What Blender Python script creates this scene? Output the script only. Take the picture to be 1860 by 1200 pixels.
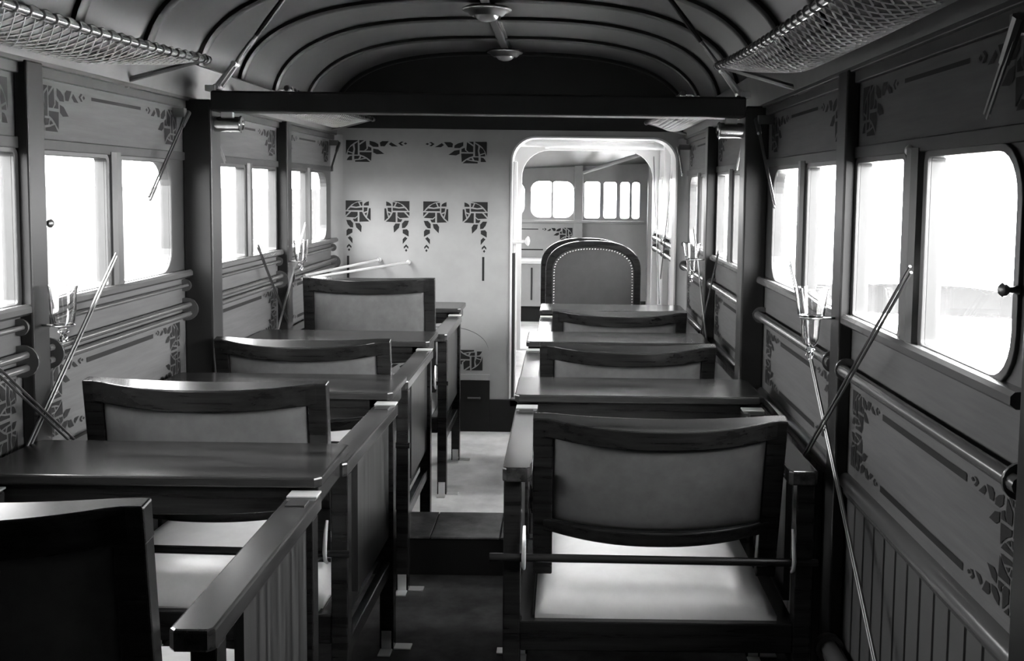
import bpy, bmesh, math, random
from mathutils import Vector, Matrix
PI = math.pi
random.seed(7)
for o in list(bpy.data.objects):
    bpy.data.objects.remove(o)
SC = bpy.context.scene
COL = SC.collection

# ---------------------------------------------------------------- camera
F_PX = 1900.0
PITCH = math.atan(152 / 1900.0)
ROLL = 0.0125
cam_d = bpy.data.cameras.new('camera')
cam_d.sensor_fit = 'HORIZONTAL'
cam_d.sensor_width = 36.0
cam_d.lens = 36.0 * F_PX / 1860.0
cam_d.shift_x = -(1022 - 930) / 1860.0
cam_d.shift_y = -(600 - 494) / 1860.0
cam_d.clip_start = 0.05
cam_d.clip_end = 3000
cam = bpy.data.objects.new('camera', cam_d)
COL.objects.link(cam)
fw = Vector((0, math.cos(PITCH), -math.sin(PITCH)))
r0 = Vector((1, 0, 0))
u0 = r0.cross(fw)
rv = r0 * math.cos(ROLL) + u0 * math.sin(ROLL)
uv = -r0 * math.sin(ROLL) + u0 * math.cos(ROLL)
cam.matrix_world = Matrix(((rv.x, uv.x, -fw.x, 0), (rv.y, uv.y, -fw.y, 0), (rv.z, uv.z, -fw.z, 1.2), (0, 0, 0, 1)))
SC.camera = cam

# ---------------------------------------------------------------- sky, exposure
SKY = 42.0
W = bpy.data.worlds.new('sky')
SC.world = W
W.use_nodes = True
nt = W.node_tree
bg = nt.nodes['Background']
tc = nt.nodes.new('ShaderNodeTexCoord')
sx = nt.nodes.new('ShaderNodeSeparateXYZ')
rp = nt.nodes.new('ShaderNodeValToRGB')
mp = nt.nodes.new('ShaderNodeMapRange')
mp.inputs['From Min'].default_value = -1
mp.inputs['From Max'].default_value = 1
nt.links.new(tc.outputs['Generated'], sx.inputs[0])
nt.links.new(sx.outputs['Z'], mp.inputs['Value'])
nt.links.new(mp.outputs[0], rp.inputs[0])
rp.color_ramp.elements[0].position = 0.47
rp.color_ramp.elements[0].color = (.5, .5, .5, 1)
rp.color_ramp.elements[1].position = 0.8
rp.color_ramp.elements[1].color = (1, 1, 1, 1)
az = nt.nodes.new('ShaderNodeMapRange')     # the sky is brighter on the right-hand side
az.inputs['From Min'].default_value = -1
az.inputs['From Max'].default_value = 1
az.inputs['To Min'].default_value = .65
az.inputs['To Max'].default_value = 1.4
nt.links.new(sx.outputs['X'], az.inputs['Value'])
mu = nt.nodes.new('ShaderNodeVectorMath')
mu.operation = 'SCALE'
nt.links.new(rp.outputs[0], mu.inputs[0])
nt.links.new(az.outputs[0], mu.inputs['Scale'])
nt.links.new(mu.outputs[0], bg.inputs[0])
bg.inputs[1].default_value = SKY
sun_d = bpy.data.lights.new('sun', 'SUN')     # stands behind the cabin, so only the ground outside is sunlit
sun_d.energy = 880.0
sun_d.angle = .01
sun = bpy.data.objects.new('sun', sun_d)
COL.objects.link(sun)
sun.rotation_euler = (math.radians(38), 0, 0)
SC.view_settings.view_transform = 'Standard'
SC.view_settings.look = 'None'
SC.view_settings.gamma = 1
SC.view_settings.exposure = 0.0
SC.view_settings.use_curve_mapping = False
SC.cycles.use_denoising = True
SC.cycles.max_bounces = 10
SC.cycles.diffuse_bounces = 6
SC.cycles.transparent_max_bounces = 16
SC.cycles.sample_clamp_indirect = 30

# ---------------------------------------------------------------- dimensions (metres)
XL, XR = -1.12, 0.60          # side walls
XC, HW = -0.26, 0.86          # centre line, half width
YB, YE = -0.55, 5.09          # rear and end wall
ZC = 1.447                    # cornice
ZA = 1.842                    # crown of the ceiling
Z_SILL0, Z_SILL1 = 0.925, 0.948
Z_W0, Z_W1 = 0.950, 1.258     # panes


def ceil_z(x):
    u = min(1.0, abs((x - XC) / HW))
    return ZC + (ZA - ZC) * (1 - u ** 2.8) ** (1 / 2.8)


# ---------------------------------------------------------------- materials
def mat(name, base, rough=.5, metal=0., spec=.5, coat=0., grain=None, amount=.0, bump=.0, spots=0., base2=None, gscale=1.):
    m = bpy.data.materials.new(name)
    m.use_nodes = True
    n = m.node_tree
    b = n.nodes['Principled BSDF']
    b.inputs['Base Color'].default_value = (base, base, base, 1)
    b.inputs['Roughness'].default_value = rough
    b.inputs['Metallic'].default_value = metal
    b.inputs['Specular IOR Level'].default_value = spec
    b.inputs['Coat Weight'].default_value = coat
    b.inputs['Coat Roughness'].default_value = .12
    if grain:
        t = n.nodes.new('ShaderNodeTexCoord')
        mpn = n.nodes.new('ShaderNodeMapping')
        mpn.inputs['Scale'].default_value = grain
        nz = n.nodes.new('ShaderNodeTexNoise')
        nz.inputs['Scale'].default_value = gscale
        nz.inputs['Detail'].default_value = 6
        nz.inputs['Roughness'].default_value = .6
        rm = n.nodes.new('ShaderNodeValToRGB')
        lo = max(0, base * (1 - amount))
        hi = base2 if base2 is not None else base * (1 + amount)
        rm.color_ramp.elements[0].position = .3
        rm.color_ramp.elements[1].position = .72
        rm.color_ramp.elements[0].color = (lo, lo, lo, 1)
        rm.color_ramp.elements[1].color = (hi, hi, hi, 1)
        n.links.new(t.outputs['Object'], mpn.inputs[0])
        n.links.new(mpn.outputs[0], nz.inputs['Vector'])
        n.links.new(nz.outputs['Fac'], rm.inputs[0])
        n.links.new(rm.outputs[0], b.inputs['Base Color'])
        if bump:
            bp = n.nodes.new('ShaderNodeBump')
            bp.inputs['Strength'].default_value = bump
            bp.inputs['Distance'].default_value = .002
            n.links.new(nz.outputs['Fac'], bp.inputs['Height'])
            n.links.new(bp.outputs[0], b.inputs['Normal'])
    return m


M = {}
M['wall'] = mat('wall_paint', .12, .5, spec=.12, grain=(6, 6, 90), amount=.12, bump=.12)
M['endwall'] = mat('end_wall_paint', .29, .55, spec=.1, grain=(9, 9, 9), amount=.07, bump=.05)
M['trim'] = mat('trim_paint', .06, .4, spec=.2, grain=(8, 8, 8), amount=.15)
M['post'] = mat('post_paint', .022, .34, spec=.3, grain=(8, 8, 8), amount=.12)
M['frame'] = mat('window_frame_paint', .07, .34, grain=(8, 8, 8), amount=.12)
M['sill'] = mat('sill_paint', .09, .24)
M['stencil'] = mat('stencil_paint', .022, .6, spec=.1)
M['ceiling'] = mat('ceiling_cloth', .04, .34, spec=.3, grain=(12, 12, 12), amount=.12, bump=.08)
M['cove'] = mat('cove_board', .15, .5, spec=.2, grain=(12, 12, 12), amount=.08)
M['rib'] = mat('rib_stain', .015, .5, spec=.2)
M['beam'] = mat('beam_stain', .03, .6, spec=.06)
M['wood'] = mat('dark_wood', .011, .26, spec=.3, coat=.1, grain=(4, 70, 70), amount=.5, base2=.022)
M['woodtop'] = mat('table_wood', .02, .24, spec=.3, coat=.12, grain=(3, 26, 26), amount=.6, base2=.04)
M['armwood'] = mat('arm_wood', .02, .22, spec=.5, coat=.4, grain=(40, 4, 40), amount=.6, base2=.05)
M['sidewood'] = mat('side_board_wood', .016, .3, spec=.25, coat=.08, grain=(40, 60, 3), amount=.6, base2=.06, bump=.05)
M['leather'] = mat('leather_back', .12, .45, spec=.25, grain=(30, 30, 30), amount=.15, bump=.25)
M['leather_dark'] = mat('leather_salon', .05, .4, grain=(20, 20, 20), amount=.12, bump=.15)
M['seat'] = mat('leather_seat', .68, .3, grain=(25, 25, 25), amount=.06, bump=.15)
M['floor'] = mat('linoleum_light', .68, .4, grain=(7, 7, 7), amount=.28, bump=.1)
M['floor_dark'] = mat('near_floor_dark', .05, .8, spec=.1, grain=(14, 14, 14), amount=.4, bump=.3)  # near section of the floor, darker than the far one
M['threshold'] = mat('threshold_plate', .10, .45, grain=(18, 18, 18), amount=.7, bump=.3)
M['arch'] = mat('arch_board', .03, .6, spec=.06)
M['dado'] = mat('dark_dado', .012, .6, spec=.15)
M['white'] = mat('white_enamel', .62, .3)
M['metal'] = mat('nickel', .62, .22, metal=1.)
M['steel'] = mat('dull_steel', .22, .42, metal=1.)
M['plate'] = mat('nickel_plate', .75, .3, metal=.6)
M['lens'] = mat('lamp_lens', .12, .12, spec=.8)
M['cord'] = mat('net_cord', .34, .7)
M['wrap'] = mat('dark_cord', .07, .6)
M['black'] = mat('black_iron', .02, .4)
M['hill'] = mat('hill_haze', .0045, 1.0, spec=0.)
M['bounce'] = mat('pale_bounce_patch', .95, 1.0, spec=0.)  # near-white for the added ground patch that reflects light indoors
M['apron'] = mat('pale_ground', .0062, 1.0, spec=0.)


def grooved():
    m = mat('grooved_boards', .2, .5, spec=.12)
    n = m.node_tree
    b = n.nodes['Principled BSDF']
    g = n.nodes.new('ShaderNodeTexCoord')
    s = n.nodes.new('ShaderNodeSeparateXYZ')
    a = n.nodes.new('ShaderNodeMath')
    a.operation = 'PINGPONG'
    a.inputs[1].default_value = .0325
    c = n.nodes.new('ShaderNodeMath')
    c.operation = 'LESS_THAN'
    c.inputs[1].default_value = .005
    mx = n.nodes.new('ShaderNodeMix')
    mx.data_type = 'RGBA'
    mx.inputs[6].default_value = (.09, .09, .09, 1)
    mx.inputs[7].default_value = (.008, .008, .008, 1)
    n.links.new(g.outputs['Object'], s.inputs[0])
    n.links.new(s.outputs['Y'], a.inputs[0])
    n.links.new(a.outputs[0], c.inputs[0])
    n.links.new(c.outputs[0], mx.inputs[0])
    n.links.new(mx.outputs[2], b.inputs['Base Color'])
    return m


M['grooved'] = grooved()


def glass(name, gl, tint=1.0):
    m = bpy.data.materials.new(name)
    m.use_nodes = True
    n = m.node_tree
    n.nodes.remove(n.nodes['Principled BSDF'])
    out = n.nodes['Material Output']
    t = n.nodes.new('ShaderNodeBsdfTransparent')
    t.inputs[0].default_value = (tint, tint, tint, 1)
    g = n.nodes.new('ShaderNodeBsdfGlossy')
    g.inputs['Roughness'].default_value = .03
    lw = n.nodes.new('ShaderNodeLayerWeight')
    lw.inputs[0].default_value = .5
    pw = n.nodes.new('ShaderNodeMath')
    pw.operation = 'POWER'
    pw.inputs[1].default_value = 4
    fr = n.nodes.new('ShaderNodeMath')
    fr.operation = 'MULTIPLY_ADD'
    fr.inputs[1].default_value = .7
    fr.inputs[2].default_value = gl
    n.links.new(lw.outputs['Facing'], pw.inputs[0])
    n.links.new(pw.outputs[0], fr.inputs[0])
    mx = n.nodes.new('ShaderNodeMixShader')
    n.links.new(fr.outputs[0], mx.inputs[0])
    n.links.new(t.outputs[0], mx.inputs[1])
    n.links.new(g.outputs[0], mx.inputs[2])
    n.links.new(mx.outputs[0], out.inputs[0])
    return m


M['pane'] = glass('window_glass', .04)
M['glass'] = mat('clear_glass', .97, .02)
M['glass'].node_tree.nodes['Principled BSDF'].inputs['Transmission Weight'].default_value = 1.0
M['glass'].node_tree.nodes['Principled BSDF'].inputs['IOR'].default_value = 1.46


# ---------------------------------------------------------------- mesh builder
class MB:
    def __init__(s):
        s.bm = bmesh.new()
        s.mi = 0

    def f(s, vs):
        try:
            fc = s.bm.faces.new(vs)
            fc.material_index = s.mi
            return fc
        except ValueError:
            return None

    def v(s, p):
        return s.bm.verts.new(p)

    def box(s, x0, x1, y0, y1, z0, z1):
        a = [s.v((x, y, z)) for z in (z0, z1) for y in (y0, y1) for x in (x0, x1)]
        for q in ((0, 2, 3, 1), (4, 5, 7, 6), (0, 1, 5, 4), (2, 6, 7, 3), (0, 4, 6, 2), (1, 3, 7, 5)):
            s.f([a[i] for i in q])
        return s

    def loft(s, secs, closed=True, caps=True, loop=False):
        rows = [[s.v(p) for p in sec] for sec in secs]
        n = len(rows[0])
        R = len(rows)
        for i in range(R if loop else R - 1):
            a, b = rows[i], rows[(i + 1) % R]
            for j in range(n if closed else n - 1):
                k = (j + 1) % n
                s.f([a[j], a[k], b[k], b[j]])
        if caps and closed and not loop:
            s.f(rows[0][::-1])
            s.f(rows[-1])
        return s

    def prism(s, poly, axis, a0, a1):
        def P(p, a):
            if axis == 'x':
                return (a, p[0], p[1])
            if axis == 'y':
                return (p[0], a, p[1])
            return (p[0], p[1], a)
        return s.loft([[P(p, a0) for p in poly], [P(p, a1) for p in poly]])

    def tube(s, pts, r, n=8, loop=False):
        pts = [Vector(p) for p in pts]
        rs = r if isinstance(r, (list, tuple)) else [r] * len(pts)
        secs = []
        prev = None
        for i, p in enumerate(pts):
            if loop:
                d = pts[(i + 1) % len(pts)] - pts[i - 1]
            else:
                d = pts[min(i + 1, len(pts) - 1)] - pts[max(i - 1, 0)]
            d.normalize()
            if prev is None:
                up = Vector((0, 0, 1)) if abs(d.z) < .9 else Vector((1, 0, 0))
                a = d.cross(up).normalized()
            else:
                a = (prev - d * prev.dot(d)).normalized()
            prev = a
            b = d.cross(a)
            secs.append([p + (a * math.cos(2 * PI * k / n) + b * math.sin(2 * PI * k / n)) * rs[i] for k in range(n)])
        return s.loft(secs, loop=loop)

    def lathe(s, prof, o=(0, 0, 0), axis='z', n=24):
        o = Vector(o)
        secs = []
        for r, h in prof:
            r = max(r, 1e-5)
            sec = []
            for k in range(n):
                c, q = r * math.cos(2 * PI * k / n), r * math.sin(2 * PI * k / n)
                sec.append(o + Vector({'z': (c, q, h), 'x': (h, c, q), 'y': (q, h, c)}[axis]))
            secs.append(sec)
        return s.loft(secs)

    def plate_hole(s, outer, inner, P, t0, t1, back=True):
        """ring plate between a convex outer polygon and an inner loop; P(a,b,t) -> point."""
        cx = sum(p[0] for p in inner) / len(inner)
        cy = sum(p[1] for p in inner) / len(inner)

        def cast(poly, ang):
            dx, dy = math.cos(ang), math.sin(ang)
            best = None
            for i in range(len(poly)):
                (x1, y1), (x2, y2) = poly[i], poly[(i + 1) % len(poly)]
                x1 -= cx; x2 -= cx; y1 -= cy; y2 -= cy
                ex, ey = x2 - x1, y2 - y1
                den = dx * ey - dy * ex
                if abs(den) < 1e-12:
                    continue
                t = (x1 * ey - y1 * ex) / den
                w = (x1 * dy - y1 * dx) / den
                if t > 0 and -1e-7 <= w <= 1 + 1e-7 and (best is None or t > best):
                    best = t
            return (cx + dx * best, cy + dy * best)
        angs = sorted(set(round(math.atan2(p[1] - cy, p[0] - cx), 6) for p in list(outer) + list(inner)))
        oi = [(cast(outer, a), cast(inner, a)) for a in angs]
        secs = []
        for o_, i_ in oi:
            secs.append([P(o_[0], o_[1], t0), P(i_[0], i_[1], t0), P(i_[0], i_[1], t1), P(o_[0], o_[1], t1)])
        return s.loft(secs, loop=True)

    def poly(s, pts):
        return s.f([s.v(p) for p in pts])

    def build(s, name, m, parent=None, smooth=False, bevel=0., loc=None, ang=40):
        bmesh.ops.recalc_face_normals(s.bm, faces=s.bm.faces)
        if loc is not None and parent is None:
            bmesh.ops.translate(s.bm, verts=s.bm.verts, vec=-Vector(loc))
        me = bpy.data.meshes.new(name)
        s.bm.to_mesh(me)
        s.bm.free()
        for q in (m if isinstance(m, (list, tuple)) else [m]):
            me.materials.append(q)
        o = bpy.data.objects.new(name, me)
        COL.objects.link(o)
        if loc is not None:
            o.location = loc
        if parent is not None:
            o.parent = parent
        if smooth:
            for p in me.polygons:
                p.use_smooth = True
            me.set_sharp_from_angle(angle=math.radians(ang))
        if bevel:
            bv = o.modifiers.new('bevel', 'BEVEL')
            bv.width = bevel
            bv.segments = 2
            bv.limit_method = 'ANGLE'
            bv.angle_limit = math.radians(50)
        return o


def tag(o, label, cat, group=None):
    o['label'] = label
    o['category'] = cat
    if group:
        o['group'] = group
    return o


def thing(name, label, cat, loc=(0, 0, 0), rz=0., group=None):
    o = bpy.data.objects.new(name, None)
    o.empty_display_size = .05
    COL.objects.link(o)
    o.location = loc
    o.rotation_euler = (0, 0, rz)
    return tag(o, label, cat, group)


def struct(o):
    o['kind'] = 'structure'
    return o


def kids(o):
    return [c for c in COL.objects if c.parent is o]


def dup(o, parent=None):
    c = o.copy()
    COL.objects.link(c)
    if parent is not None:
        c.parent = parent
    for k in kids(o):
        dup(k, c)
    return c


TRIM = [0]
WIN = [0]
DOOR = [0]


def trim(b, m, **k):
    TRIM[0] += 1
    return struct(b.build('trim_%d' % TRIM[0], m, **k))


# ---------------------------------------------------------------- stencil ornament
MOTIF = [
    [(0, 0), (.67, 0), (.45, .05), (.25, .15), (.12, .27), (.03, .39), (0, .39)],
    [(.24, .22), (.35, .12), (.5, .065), (.57, .22), (.42, .25)],
    [(.55, .06), (.67, .05), (.67, .21), (.62, .21)],
    [(.19, .28), (.42, .30), (.67, .27), (.67, .39), (.08, .39)],
    [(.72, .20), (.74, .12), (.82, .06), (.93, .02), (.93, .20)],
    [(.72, .27), (.88, .27), (.86, .41), (.72, .46)],
    [(.93, .3), (1, .3), (1, .8), (.85, .67), (.9, .5)],
    [(.75, .51), (.86, .47), (.82, .61)],
    [(.55, .45), (.66, .45), (.72, .58), (.82, .71), (.95, .83), (.55, .85)],
    [(.02, .66), (.22, .45), (.48, .45), (.48, .6), (.38, .68)],
    [(0, .44), (.15, .44), (0, .6)],
    [(.28, .73), (.4, .72), (.48, .64), (.48, .84), (.34, .84)],
    [(.02, .78), (.19, .78), (.3, .9), (.3, 1.08), (.18, 1.07), (.08, .95)],
    [(.38, .9), (.56, .9), (.64, 1.02), (.62, 1.27), (.42, 1.07)],
    [(.03, 1.2), (.1, 1.12), (.27, 1.14), (.27, 1.28), (.03, 1.42)],
    [(.08, 1.49), (.17, 1.42), (.27, 1.52), (.27, 1.72)],
    [(.04, 1.83), (.13, 1.73), (.23, 1.83), (.22, 1.91), (.13, 1.82), (.05, 1.91)],
    [(.08, 1.97), (.13, 1.91), (.18, 1.97), (.13, 2.03)],
]


def motif(b, o, du, dv, cut=None):
    """o: corner point, du / dv: vectors spanning one motif unit."""
    o, du, dv = Vector(o), Vector(du), Vector(dv)
    b.mi = 1
    for sh in MOTIF:
        if cut and max(p[1] for p in sh) > cut:
            continue
        b.poly([o + du * p[0] + dv * p[1] for p in sh])
    b.mi = 0


# ---------------------------------------------------------------- floors
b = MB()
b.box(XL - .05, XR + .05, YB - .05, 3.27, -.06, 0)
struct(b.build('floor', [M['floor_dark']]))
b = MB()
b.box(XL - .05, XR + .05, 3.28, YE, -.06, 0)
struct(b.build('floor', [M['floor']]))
b = MB()
b.box(XL - .05, XR + .06, YE + .05, 8.5, .10, .17)
struct(b.build('floor', [M['floor']]))

# spar cover crossing the floor under the beam: three plates along the top
b = MB()
b.box(XL, XR, 3.16, 3.40, 0.0, .118)
for i, (x0, x1) in enumerate(((XL, -.62), (-.617, -.40), (-.397, -.185), (-.182, .1), (.103, XR))):
    b.mi = 1
    b.box(x0, x1, 3.150, 3.402, .118, .124)
trim(b, [M['dado'], M['threshold']], bevel=.002)

# ---------------------------------------------------------------- side walls
BAYS = [(1.285, 2.18, [(1.375, 1.72, 'n'), (1.84, 2.13, '')]),
        (2.18, 3.13, [(2.25, 2.56, ''), (2.65, 2.975, 'f')]),
        (3.13, 4.13, [(3.27, 3.66, 'n'), (3.755, 4.06, '')]),
        (4.13, YE, [(4.195, 4.555, ''), (4.60, 4.925, 'f')])]
CORR = [(5.22, 5.95, [(5.30, 5.56, ''), (5.63, 5.88, '')]),
        (5.95, 6.62, [(6.02, 6.25, ''), (6.32, 6.55, '')])]


def side(sgn):
    X0 = XL if sgn < 0 else XR

    def X(u):
        return X0 + u if sgn < 0 else X0 - u
    return X


def xbox(b, X, u0, u1, y0, y1, z0, z1):
    a, c = X(u0), X(u1)
    b.box(min(a, c), max(a, c), y0, y1, z0, z1)


def rrect(y0, y1, z0, z1, rn, rf, n=7):
    """loop in (y,z); rn / rf: corner radius of near / far end."""
    pts = []
    for (cy, cz, a0, r) in ((y1 - rf, z0 + rf, -90, rf), (y1 - rf, z1 - rf, 0, rf), (y0 + rn, z1 - rn, 90, rn), (y0 + rn, z0 + rn, 180, rn)):
        for k in range(n):
            a = math.radians(a0 + 90 * k / (n - 1))
            pts.append((cy + r * math.cos(a), cz + r * math.sin(a)))
    return pts


KNOBS = {(-1, 1, 0), (1, 0, 0)}
for sgn in (-1, 1):
    X = side(sgn)
    bays = BAYS + (CORR if sgn > 0 else [])
    b = MB()
    # blank wall behind the camera, lower wall, header
    xbox(b, X, -.04, 0, YB - .04, 1.285, 0, ZC + .02)
    xbox(b, X, -.04, 0, 1.285, YE + .02, .60, Z_SILL0 + .004)
    xbox(b, X, -.04, 0, 1.285, YE + .02, 1.285, ZC + .02)
    b.mi = 2
    xbox(b, X, -.04, 0, 1.285, YE + .02, 0, .60)
    b.mi = 0
    # ornaments on header and lower panels
    for i, (y0, y1, ps) in enumerate(BAYS):
        e = X(.0012)
        a0, a1 = y0 + .06, y1 - (.09 if i in (1,) else .06)
        if i == 0:
            a0 = y0 + .028
        if i == 3:
            a1 -= .04
        if i == 2:
            a0 += .04
        s = .098
        motif(b, (e, a0, 1.408), (0, 0, -s), (0, s * 1.12, 0))
        motif(b, (e, a1, 1.408), (0, 0, -s), (0, -s * 1.12, 0))
        b.mi = 1
        l0, l1 = a0 + .255, a1 - .255
        if l1 > l0:
            b.poly([(e, l0, 1.392), (e, l1, 1.392), (e, l1, 1.40), (e, l0, 1.40)])
        s = .075
        for yy, sg in ((a0, 1), (a1, -1)):
            motif(b, (e, yy, .797), (0, 0, -s), (0, sg * s * 1.2, 0), cut=2.1)
            motif(b, (e, yy, .640), (0, 0, s), (0, sg * s * 1.2, 0), cut=2.1)
        b.mi = 1
        l0, l1 = a0 + .20, a1 - .20
        for z in (.783, .648):
            b.poly([(e, l0, z - .006), (e, l1, z - .006), (e, l1, z + .006), (e, l0, z + .006)])
        b.mi = 0
    struct(b.build('wall_left' if sgn < 0 else 'wall_right', [M['wall'], M['stencil'], M['grooved']]))
    if sgn > 0:
        b = MB()
        xbox(b, X, -.04, 0, YE + .08, 6.64, .1, Z_SILL0 + .004)
        xbox(b, X, -.04, 0, YE + .08, 6.64, 1.285, 1.62)
        struct(b.build('wall_right', [M['white']]))
    # windows
    for i, (y0, y1, ps) in enumerate(bays):
        corr = i >= 4
        b = MB()
        cells = [(y0, (ps[0][1] + ps[1][0]) / 2), ((ps[0][1] + ps[1][0]) / 2, y1)]
        for (c0, c1), (p0, p1, rr) in zip(cells, ps):
            rn = .065 if rr == 'n' else .008
            rf = .065 if rr == 'f' else .008
            b.plate_hole([(c0, Z_SILL0), (c1, Z_SILL0), (c1, 1.285), (c0, 1.285)],
                         rrect(p0, p1, Z_W0, Z_W1, rn, rf), lambda a, c, t: Vector((X(t), a, c)), -.025, .0)
            # raised bead round the pane
            b.plate_hole(rrect(p0 - .016, p1 + .016, Z_W0 - .012, Z_W1 + .012, rn + .012, rf + .012),
                         rrect(p0, p1, Z_W0, Z_W1, rn, rf), lambda a, c, t: Vector((X(t), a, c)), -.001, .006)
        WIN[0] += 1
        w = struct(b.build('window_%d' % WIN[0], M['white'] if corr else M['frame'], bevel=.0015))
        mc = (ps[0][1] + ps[1][0]) / 2
        b = MB()
        secs = []
        for z in (Z_SILL1, 1.275):
            secs.append([(X(.0), mc - .03, z), (X(.010), mc - .026, z), (X(.017), mc - .012, z), (X(.017), mc + .012, z), (X(.010), mc + .026, z), (X(.0), mc + .03, z)])
        b.loft(secs)
        b.build('mullion', M['white'] if corr else M['frame'], parent=w)
        for (p0, p1, rr) in ps:
            b = MB()
            xbox(b, X, -.020, -.017, p0 - .01, p1 + .01, Z_W0 - .01, Z_W1 + .01)
            b.build('pane', M['pane'], parent=w)
        if (sgn, i, 0) in KNOBS:
            b = MB()
            ky = 2.236 if sgn < 0 else 1.362
            kz = 1.112 if sgn < 0 else 1.075
            x0 = X(0.004)
            d = 1 if sgn < 0 else -1
            b.lathe([(.007, 0), (.0045, d * .006), (.0045, d * .012), (.009, d * .017), (.0095, d * .021), (.006, d * .025), (0, d * .026)], (x0, ky, kz), 'x', 14)
            b.build('knob', M['steel'], parent=w, smooth=True)
        if sgn > 0 and i == 0:
            b = MB()
            b.lathe([(.009, 0), (.0095, -.004), (.006, -.008), (0, -.009)], (X(.008), 1.80, 1.272), 'x', 14)
            b.build('button', M['plate'], parent=w, smooth=True)
        # daylight portal just outside the panes
        pl = bpy.data.lights.new('window_daylight', 'AREA')
        pl.shape = 'RECTANGLE'
        pl.size = y1 - y0 - .06
        pl.size_y = .33
        pl.cycles.is_portal = True
        po = bpy.data.objects.new('window_daylight', pl)
        COL.objects.link(po)
        po.location = (X(-.036), (y0 + y1) / 2, (Z_W0 + Z_W1) / 2)
        po.rotation_euler = (PI / 2, 0, PI / 2 if sgn > 0 else -PI / 2)
        # sill, cornice band, lower moulding per bay
        g0, g1 = y0 + .035, y1 - (.035 if i != 3 else .0)
        b = MB()
        secs = []
        for y in (g0, g1):
            secs.append([(X(0), y, Z_SILL0), (X(.018), y, Z_SILL0), (X(.026), y, Z_SILL0 + .006), (X(.026), y, Z_SILL1 - .006), (X(.02), y, Z_SILL1), (X(.0), y, Z_SILL1)])
        b.loft(secs)
        trim(b, M['white'] if corr else M['sill'], smooth=True)
    # posts
    for (y0, y1, d) in ((1.225, 1.285, .03), (2.145, 2.215, .028), (4.095, 4.165, .042)) + (((5.92, 5.98, .035), (5.16, 5.22, .03)) if sgn > 0 else ()):
        b = MB()
        xbox(b, X, 0, d, y0, y1, .0 if y0 < 5 else .17, ZC)
        trim(b, M['white'] if y0 > 5 else M['post'], bevel=.004)
    b = MB()
    xbox(b, X, 0, .085 if sgn < 0 else .070, 3.085, 3.175, 0, ZC)
    trim(b, M['post'], bevel=.006)
    # cornice band and lower half-round moulding
    b = MB()
    xbox(b, X, 0, .012, YB, YE, 1.420, ZC)
    xbox(b, X, 0, .022, YB, YE, ZC - .005, ZC + .006)
    trim(b, M['trim'], bevel=.002)
    for (y0, y1) in ((1.285, 2.145), (2.215, 3.085), (3.175, 4.095), (4.165, YE)):
        b = MB()
        secs = []
        for y in (y0, y1):
            secs.append([(X(.022 * math.sin(a)), y, .595 - .022 * math.cos(a)) for a in [PI * k / 8 for k in range(9)]])
        b.loft(secs)
        trim(b, M['sill'], smooth=True)
        b = MB()
        xbox(b, X, 0, .008, y0, y1, 1.268, 1.292)
        trim(b, M['trim'], bevel=.002)

# rear wall behind the camera
arch = [(XL, 0), (XR, 0)] + [(XC + HW * math.cos(t) if True else 0, 0) for t in ()]
prof = []
N = 48
for k in range(N + 1):
    u = -math.cos(PI * k / N)
    x = XC - HW * u
    prof.append((x, ceil_z(x)))
outer = [(XL, 0.0), (XR, 0.0)] + prof
b = MB()
b.prism(outer, 'y', YB - .05, YB)
struct(b.build('wall_back', M['wall']))

# ceiling shell
b = MB()
secs = []
for y in (YB - .05, YE + .04):
    ins = [(x, y, z) for x, z in prof]
    out = [(XC + (x - XC) * 1.05, y, z + .03) for x, z in prof][::-1]
    secs.append(ins + out)
b.loft(secs)
struct(b.build('ceiling', M['ceiling'], smooth=True, ang=60))

# flat cove boards above the cornice
for sgn in (-1, 1):
    X = side(sgn)
    b = MB()
    b.loft([[(X(.016), y, ZC + .002), (X(.021), y, ZC + .002), (X(.040), y, 1.545), (X(.030), y, 1.552)] for y in (YB, YE - .01)])
    trim(b, M['cove'])

# ribs
for y in (.35, .75, 1.17, 1.58, 1.99, 2.40, 2.80, 3.20, 3.61, 4.03, 4.53, 5.045):
    b = MB()
    secs = []
    dn = .016
    for k in range(N + 1):
        x, z = prof[k]
        # inward normal by finite difference
        x1, z1 = prof[max(0, k - 1)]
        x2, z2 = prof[min(N, k + 1)]
        t = Vector((x2 - x1, z2 - z1)).normalized()
        nx, nz = -t.y, t.x
        if nz > 0:
            nx, nz = -nx, -nz
        w = .021
        secs.append([(x - nx * .004, y - w, z - nz * .004), (x + nx * dn * .7, y - w, z + nz * dn * .7), (x + nx * dn, y - w * .6, z + nz * dn),
                     (x + nx * dn, y + w * .6, z + nz * dn), (x + nx * dn * .7, y + w, z + nz * dn * .7), (x - nx * .004, y + w, z - nz * .004)])
    b.loft(secs)
    trim(b, M['rib'], smooth=True)

# conduit strip along the crown
b = MB()
b.box(XC - .012 - .014, XC - .012 + .014, 1.0, YE, ZA - .026, ZA - .004)
b.mi = 1
b.box(XC - .012 - .026, XC - .012 + .026, 1.0, YE, ZA - .010, ZA - .001)
trim(b, [M['ceiling'], M['rib']], bevel=.003)

# tie beam at the bulkhead
b = MB()
b.box(XL + .085, XR - .07, 3.08, 3.17, 1.412, 1.472)
trim(b, M['beam'], bevel=.006)
# ---------------------------------------------------------------- end wall with door opening
DX0, DX1, DZ0, DZ1 = -.255, .548, .165, 1.448
DR = .12


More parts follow.
